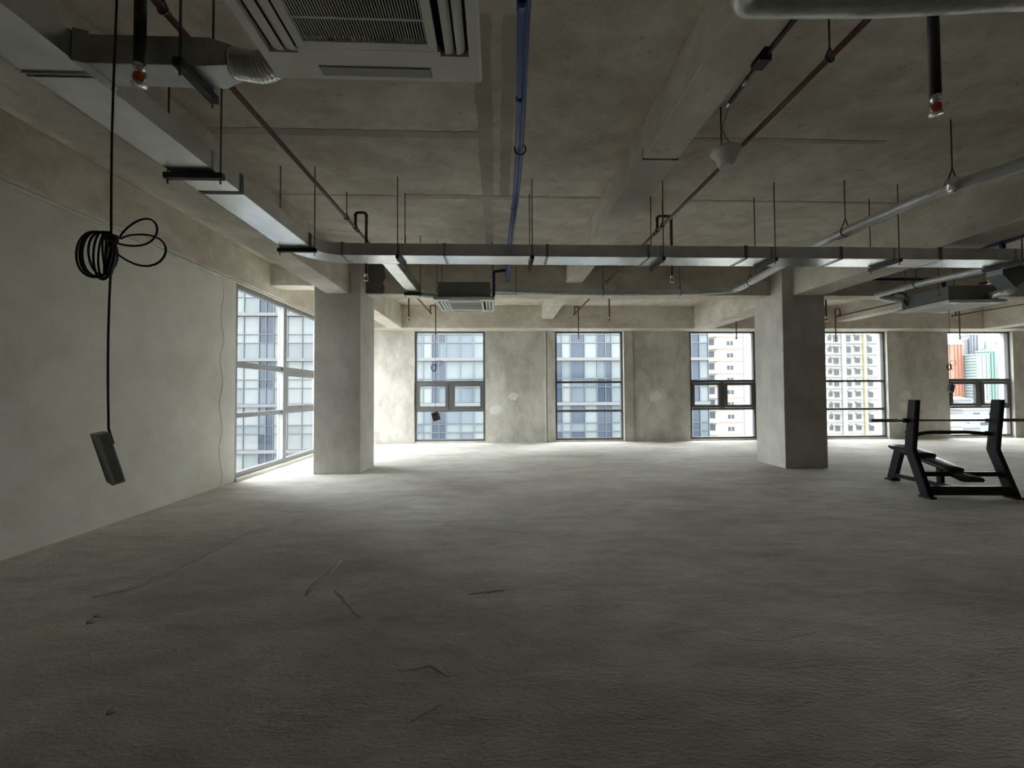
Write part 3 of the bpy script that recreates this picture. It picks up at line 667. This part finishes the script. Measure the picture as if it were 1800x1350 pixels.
# ------------------------------------------------------------------ weight bench and barbell
bx, by, bz_ = 6.40, 5.25, 0
wbch = thing('weight_bench', 'black decline weight bench with tall uprights by the right column', 'bench', (bx, by, 0), math.radians(-4))
O = lambda n, bm, m, p=wbch: obj(n, bm, m, p, False)
for s in (-1, 1):
    X = s*.565
    prof = [(-.065, .02), (.065, .02), (.285, .62), (.205, 1.33), (.085, 1.33), (.155, .635)]
    bm = B(); prism(bm, prof, 'x', X-.035, X+.035)
    bmesh.ops.bevel(bm, geom=list(bm.edges), offset=.008, segments=2, affect='EDGES')
    u_ = O('upright', bm, BENCH)
    O('foot', box(B(), X-.05, X+.05, -.085, .085, 0, .03, .006), RUB)
    bm = B(); bar(bm, (X, .22, 1.00), (X, .285, 1.00), .05, .02); bar(bm, (X, .285, .99), (X, .285, 1.06), .05, .015, (0, 1, 0)); O('bar_hook', bm, STEEL)
    O('peg', tube(B(), [(X+s*.03, .26, .87), (X-s*.07 if s < 0 else X-.06, .26, .87)], .012, 10), BENCH)
bm = B(); bar(bm, (-.54, 0, .105), (.54, 0, .105), .06, .12); O('front_crossbar', bm, BENCH)
bm = B(); bar(bm, (-.54, .14, .30), (.54, .14, .30), .05, .06); O('middle_crossbar', bm, BENCH)
bm = B(); P = fillet([(-.545, .22, .82), (-.30, .27, .865), (.30, .27, .865), (.545, .22, .84)], .2, 5); tube(bm, P, .026, 10); O('upper_crossbar', bm, BENCH)
bm = B(); bar(bm, (0, -.03, .265), (0, 1.06, .515), .06, .06); O('upper_spine', bm, BENCH)
bm = B(); bar(bm, (0, .03, .10), (0, 1.10, .09), .06, .06); O('lower_spine', bm, BENCH)
bm = B(); bar(bm, (0, 1.16, .02), (0, 1.02, .50), .12, .07, (1, 0, 0)); O('leg', bm, BENCH)
O('foot', box(B(), -.08, .08, 1.10, 1.22, 0, .03, .006), RUB)
bm = B(); bar(bm, (0, .39, .09), (0, .39, .36), .06, .06, (1, 0, 0)); O('post', bm, BENCH)
def pad(ya, za, yb, zb, w0, w1, th, nm):
    """padded slab from (ya,za) to (yb,zb), top surface heights, widths at either end, rounded"""
    bm = B(); n = 7; cols = []
    for k in range(n):
        t_ = k/(n-1); y = ya+(yb-ya)*t_; z = za+(zb-za)*t_; wd = w0+(w1-w0)*t_
        e = .86 if k in (0, n-1) else 1
        cols.append([(-wd/2*e, y, z-th*.5), (-wd/2*.93*e, y, z-th*.12), (-wd*.28*e, y, z), (0, y, z+.006), (wd*.28*e, y, z), (wd/2*.93*e, y, z-th*.12), (wd/2*e, y, z-th*.5), (wd/2*.9*e, y, z-th), (-wd/2*.9*e, y, z-th)])
    V = [[bm.verts.new(p) for p in c] for c in cols]
    m_ = len(V[0])
    for k in range(n-1):
        for j in range(m_): f = bm.faces.new((V[k][j], V[k][(j+1) % m_], V[k+1][(j+1) % m_], V[k+1][j])); f.smooth = True
    bm.faces.new(V[0]); bm.faces.new(V[-1]); bmesh.ops.recalc_face_normals(bm, faces=bm.faces)
    O(nm, bm, VINYL)
pad(.565, .515, 1.04, .595, .30, .38, .055, 'seat_pad')
pad(.165, .375, .575, .472, .24, .32, .055, 'back_pad')
pad(-.05, .275, .19, .335, .33, .28, .05, 'head_pad')
wbr = thing('barbell', 'bare steel barbell resting on the hooks of the weight bench', 'barbell', (6.42, 5.49, 1.037), math.radians(-4))
O = lambda n, bm, m, p=wbr: obj(n, bm, m, p, False)
O('shaft', tube(B(), [(-.66, 0, 0), (.66, 0, 0)], .014, 14), STEEL)
for s in (-1, 1):
    O('sleeve', tube(B(), [(s*.66, 0, 0), (s*1.10, 0, 0)], .0245, 16), STEEL)
    O('collar', tube(B(), [(s*.645, 0, 0), (s*.672, 0, 0)], .038, 16), CHROME)
    O('clamp', tube(B(), [(s*.60, 0, 0), (s*.63, 0, 0)], .032, 14), BLACKP)

# ------------------------------------------------------------------ outside
GROUND = mat('street_ground', (.22, .22, .21), .9, 0, .3, 0, 30, .3, .05)
tag(obj('ground', box(B(), -600, 1200, -600, 1500, -46, -45), GROUND), 'street level far below the windows', 'ground', kind='structure')
def gmat(n, c, r=.12, s=.16): return mat(n, c, r, 0, s, .015, .7, .10, .35)
G_L = gmat('pale_facade_glass', (.062, .072, .076)); G_M = gmat('blue_facade_glass', (.043, .053, .062)); G_D = gmat('dark_blue_facade_glass', (.017, .023, .034)); G_W = gmat('sky_white_blind_glass', (0.0812, 0.0882, 0.0896))
MUL = mat('facade_mullion', (.035, .04, .045), .4, .2); BAND = mat('facade_white_band', (.040, .042, .044), .6); CORE = mat('facade_core', (.02, .022, .028), .9)
YA = 36.0
fa_ = thing('office_tower', 'blue glass curtain-wall office tower filling the left and middle windows', 'building', (-2, YA, -45))
obj('core', box(B(), -32, 19.3, YA+.25, YA+22, -45, 30), CORE, fa_)
xs_meas = [(-24.6, -22.09), (-22.09, -20.78), (-20.78, -20.17), (-20.17, -19.51), (-19.51, -18.34), (-18.34, -17.07), (-17.07, -15.8), (-15.8, -14.5)]
XA = [-32, -30.7, -29.4, -28.1, -26.8, -25.5, -24.2, -23.3, -22.09, -20.78, -20.17, -19.51, -18.34, -17.07, -15.8, -14.5, -13.2, -11.9, -10.6, -9.3, -8.0, -7.25, -6.51, -5.77, -5.13, -4.52, -3.25, -2.04, -.9, .35, 1.6, 2.85, 4.1, 5.2, 5.88, 6.65, 7.93, 9.05, 9.81, 10.38, 11.5, 12.75, 14.0, 15.25, 16.5, 17.75, 18.49, 19.3]
DK = {-20.78, -20.17, -5.77, -5.13, 5.2, 6.65, 9.05, 9.81, 17.75, 16.5}
MID = {-7.25, -4.52, 18.49, -3.25}
bandz = [12.5, 8.48, 4.5, .5, -3.5, -7.5, -11.5, 16.5, 20.5, 24.5]
rows = []
for bz in bandz: rows += [(bz-.14-1.58, bz-.14), (bz-2.48, bz-1.76), (bz-3.86, bz-2.52)]
groups = {}
VIS = ((-24.5, -14.3), (-8.2, -.5), (4.0, 12.0), (16.4, 19.4))
mesh_cache = {}
for i in range(len(XA)-1):
    x0, x1 = XA[i], XA[i+1]
    for j, (z0, z1) in enumerate(rows):
        rn = random.random()
        if x0 in DK: m = G_D if rn < .75 else G_M
        elif x0 in MID: m = G_M if rn < .7 else G_L
        elif x0 < -12: m = G_W if rn < .72 else G_L  # left columns mostly white: reflected sky put into the pane colour
        else: m = G_L if rn < .62 else (G_W if rn < .85 else G_M)
        zc = (z0+z1)/2
        vis = any(a <= (x0+x1)/2 <= b for a, b in VIS) and -6.5 < zc < 12
        if vis:
            key = (round(x1-x0, 2), round(z1-z0, 2), m.name)
            if key not in mesh_cache:
                hw, hh = (x1-x0)/2-.03, (z1-z0)/2-.02
                o = obj('pane', box(B(), -hw, hw, -.03, .03, -hh, hh), m, fa_, False); mesh_cache[key] = o.data
            else:
                o = bpy.data.objects.new('pane', mesh_cache[key]); C.objects.link(o); o.parent = fa_
            tl = (random.random()-.5)*.008
            o.location = ((x0+x1)/2+2, .1, zc+45); o.rotation_euler = ((random.random()-.5)*.006, 0, tl)
        else:
            bmg = groups.setdefault(m.name, (m, B()))[1]; box(bmg, x0+.03, x1-.03, YA+.07, YA+.13, z0+.02, z1-.02)
for nm_, (m, bmg) in groups.items(): o = obj('far_panes', bmg, m, fa_); o['kind'] = 'stuff'
for x in XA: obj('mullion', box(B(), x-.028, x+.028, YA-.03, YA+.2, -20, 28), MUL, fa_)
for bz in bandz: obj('floor_band', box(B(), -32, 19.32, YA-.22, YA+.2, bz-.14, bz+.14), BAND, fa_)
bm = B()
for bz in bandz:
    for q in (bz-1.74, bz-2.50): box(bm, -32, 19.3, YA-.01, YA+.2, q-.025, q+.025)
obj('glazing_bars', bm, MUL, fa_)

CREAM = mat('cream_render', (0.1750, 0.1680, 0.1470), .85, 0, .3, 0, 30, .06, .2); CREAM2 = mat('white_render', (0.1820, 0.1820, 0.1736), .85, 0, .3)
GREYR = mat('grey_render', (0.0770, 0.0770, 0.0868), .85); YEL = mat('yellow_render', (0.1960, 0.1750, 0.0840), .85); RBAND = mat('brown_floor_band', (0.1050, 0.0770, 0.0588), .85)
WDK = mat('apartment_window_glass', (0.0252, 0.0280, 0.0308), .3, 0, .1); LEDGE = mat('ledge_concrete', (0.0910, 0.0882, 0.0812), .9)
fb_ = thing('apartment_block', 'cream apartment slab seen through the windows on either side of the right column', 'building', (70, 98, -45))
obj('wing_wall', box(B(), 54.6, 61.2, 98, 118, -45, 34), CREAM, fb_)
obj('wing_wall', prism(B(), [(51.4, 102.5), (54.6, 98), (54.6, 118), (51.4, 118)], 'z', -45, 34), CREAM, fb_)
obj('recess_wall', box(B(), 61.2, 63.2, 100.5, 118, -45, 34), GREYR, fb_)
obj('main_wall', box(B(), 63.2, 112, 106, 124, -45, 34), CREAM2, fb_)
FH = 3.04
for k in range(12):
    z = 12.3 + (4-k)*FH
    obj('floor_band', box(B(), 54.5, 61.2, 97.85, 98, z-.16, z+.05), RBAND, fb_)
    if -14 < z < 26:
        f = obj('window', box(B(), 57.1, 58.9, 97.9, 98, z+.75, z+2.0), CREAM2, fb_)
        for xa in (57.2, 58.08): obj('pane', box(B(), xa, xa+.72, 97.86, 97.92, z+.85, z+1.9), WDK, f)
        b_ = obj('balcony', prism(B(), [(51.0, 101.6), (54.3, 97.0), (54.6, 98), (51.6, 102.4)], 'z', z-.1, z+.85), CREAM, fb_)
        bm = B(); prism(bm, [(51.75, 101.8), (54.2, 98.38), (54.3, 98.5), (51.9, 102)], 'z', z+.9, z+2.5); obj('pane', bm, WDK, fb_)
for k in range(13):
    z = 15.6 - 1.0 + (4-k)*FH
    for xa, xb, kind_ in ((87.0, 93.2, 0), (94.7, 99.3, 1), (100.5, 104.0, 2)):
        obj('ledge', box(B(), xa, xb, 105.5, 106, z-.12, z+.05), LEDGE, fb_)
        obj('canopy', box(B(), xa+.1, xa+(xb-xa)*.40, 105.3, 106, z+2.15, z+2.4), LEDGE, fb_)
        if kind_ < 2: obj('canopy', box(B(), xa+(xb-xa)*.52, xb-.15, 105.3, 106, z+2.15, z+2.4), LEDGE, fb_)
        ws = {0: ((87.3, 88.4), (89.9, 91.0), (91.5, 92.9)), 1: ((95.0, 96.4), (97.4, 98.9)), 2: ((101.0, 102.4),)}[kind_]
        for q, (u0, u1) in enumerate(ws):
            f = obj('window', box(B(), u0, u1, 105.85, 106, z+.45+.25*(q % 2), z+1.95), LEDGE, fb_)
            obj('pane', box(B(), u0+.1, u1-.1, 105.8, 105.9, z+.55+.25*(q % 2), z+1.85), WDK, f)
for xa, xb, mm in ((93.5, 94.6, CREAM2), (99.6, 100.3, YEL), (104.6, 105.2, YEL)): obj('pilaster', box(B(), xa, xb, 105.4, 106, -45, 34), mm, fb_)

def grid_mat(name, wall, win, nx, nz):
    m = bpy.data.materials.new(name); m.use_nodes = True; t_ = m.node_tree; p = t_.nodes['Principled BSDF']; p.inputs['Roughness'].default_value = .7
    tcn = t_.nodes.new('ShaderNodeTexCoord'); mp = t_.nodes.new('ShaderNodeMapping'); mp.inputs['Rotation'].default_value = (PI/2, 0, 0)
    b = t_.nodes.new('ShaderNodeTexBrick'); b.offset = 0; b.inputs['Color1'].default_value = (*win, 1); b.inputs['Color2'].default_value = (*[c*1.4 for c in win], 1); b.inputs['Mortar'].default_value = (*wall, 1)
    b.inputs['Scale'].default_value = 1; b.inputs['Brick Width'].default_value = nx; b.inputs['Row Height'].default_value = nz; b.inputs['Mortar Size'].default_value = .9; b.inputs['Mortar Smooth'].default_value = .1
    t_.links.new(tcn.outputs['Object'], mp.inputs[0]); t_.links.new(mp.outputs[0], b.inputs['Vector']); t_.links.new(b.outputs['Color'], p.inputs['Base Color'])
    return m
def tower(lab, x0, x1, y, z1, m, crown=None, mast=None):
    t_ = thing('high_rise', lab, 'building', ((x0+x1)/2, y, -45))
    obj('shaft', box(B(), x0, x1, y, y+(x1-x0), -45, z1), m, t_)
    wd = x1-x0
    obj('roof_parapet', box(B(), x0-.4, x1+.4, y-.4, y+wd+.4, z1, z1+1.2), CREAM2, t_)
    if crown: obj('crown', box(B(), x0+wd*.2, x1-wd*.2, y+wd*.2, y+wd*.8, z1+1.2, z1+crown), m, t_)
    for k in range(3): xx = x0 + wd*(k+.5)/3; obj('fin', box(B(), xx-.5, xx+.5, y-.6, y, -45, z1), m, t_)
    if mast: obj('mast', tube(B(), [((x0+x1)/2, y+wd/2, z1), ((x0+x1)/2, y+wd/2, z1+mast)], 1, 6, rr=[1.4, .2]), GREYR, t_)
tower('orange apartment tower at the left of the distant skyline', 474, 484.5, 400, 50, grid_mat('orange_tower', (0.113, 0.041, 0.022), (0.081, 0.043, 0.030), 3.2, 2.6))
tower('pinkish narrow tower beside the orange one', 483, 487.5, 412, 50, grid_mat('pink_tower', (0.097, 0.068, 0.062), (0.059, 0.046, 0.046), 2.5, 2.6))
tower('slate grey stepped tower of the distant skyline', 517, 527, 420, 63, grid_mat('grey_tower', (0.054, 0.057, 0.068), (0.027, 0.030, 0.041), 2.2, 9), 5)
tower('pale grey short-topped tower next to the slate tower', 511, 516, 422, 58, grid_mat('pale_grey_tower', (0.086, 0.089, 0.097), (0.051, 0.054, 0.062), 2.2, 9))
tower('pale mint tower with rows of windows in the distant skyline', 486.5, 499, 390, 38, grid_mat('mint_tower', (0.108, 0.127, 0.124), (0.035, 0.051, 0.051), 2.6, 3.0))
tower('green glass tower with a mast in the distant skyline', 502.5, 512, 394, 42, grid_mat('green_tower', (0.041, 0.081, 0.065), (0.030, 0.051, 0.051), 2.6, 3.2), 4, 26)
tower('white gridded tower at the right of the distant skyline', 525, 536, 402, 47, grid_mat('white_tower', (0.122, 0.127, 0.132), (0.049, 0.051, 0.059), 2.6, 3.0), 4, 14)
LOW = [mat('low_roof_%d' % k, c, .8) for k, c in enumerate(((.125, .125, .125), (.08, .083, .088), (.11, .10, .09), (.06, .065, .073), (.075, .09, .095)))]
words = ['broad white flat-roofed shed', 'grey block', 'tan low building', 'slate-roofed low building', 'teal-roofed low building']
spots = [(150, 125, 30, 22, -33), (182, 135, 24, 20, -30), (160, 165, 34, 20, -30), (205, 175, 30, 26, -27), (245, 200, 30, 20, -24), (215, 215, 26, 18, -24), (268, 235, 30, 24, -20), (300, 250, 26, 20, -22), (335, 270, 40, 24, -18), (290, 290, 30, 20, -14), (380, 300, 36, 24, -13), (345, 320, 30, 24, -10), (400, 345, 50, 20, -6), (455, 365, 34, 20, -9), (420, 380, 30, 20, 2)]
where = ['nearest below the bench window', 'second nearest below the bench window', 'behind the nearest shed', 'in the middle of the low city, nearest its centre', 'on the right of the low city', 'on the left of the low city', 'at the right of the second roof row', 'farther right in the low city', 'in the third row of roofs', 'left in the third row of roofs', 'right in the fourth row of roofs', 'left in the fourth row of roofs', 'long, at the foot of the skyline', 'right at the foot of the skyline', 'left at the foot of the orange tower']
for k, (x, y, a, b, z) in enumerate(spots):
    t_ = thing('low_building', words[k % 5] + ' ' + where[k], 'building', (x, y, -45), group='low city roofs beyond the bench window')
    obj('walls', box(B(), x-a/2, x+a/2, y, y+b, -45, z), LOW[(k+1) % 5], t_)
    obj('roof', prism(B(), [(y-.8, z), (y+b+.8, z), (y+b/2, z+2.2)], 'x', x-a/2-.8, x+a/2+.8), LOW[k % 5], t_)
    for q in range(2): xx = x - a*.2 + q*a*.35; obj('window', box(B(), xx-a*.07, xx+a*.07, y-.2, y, z-4.5, z-2.5), WDK, t_)
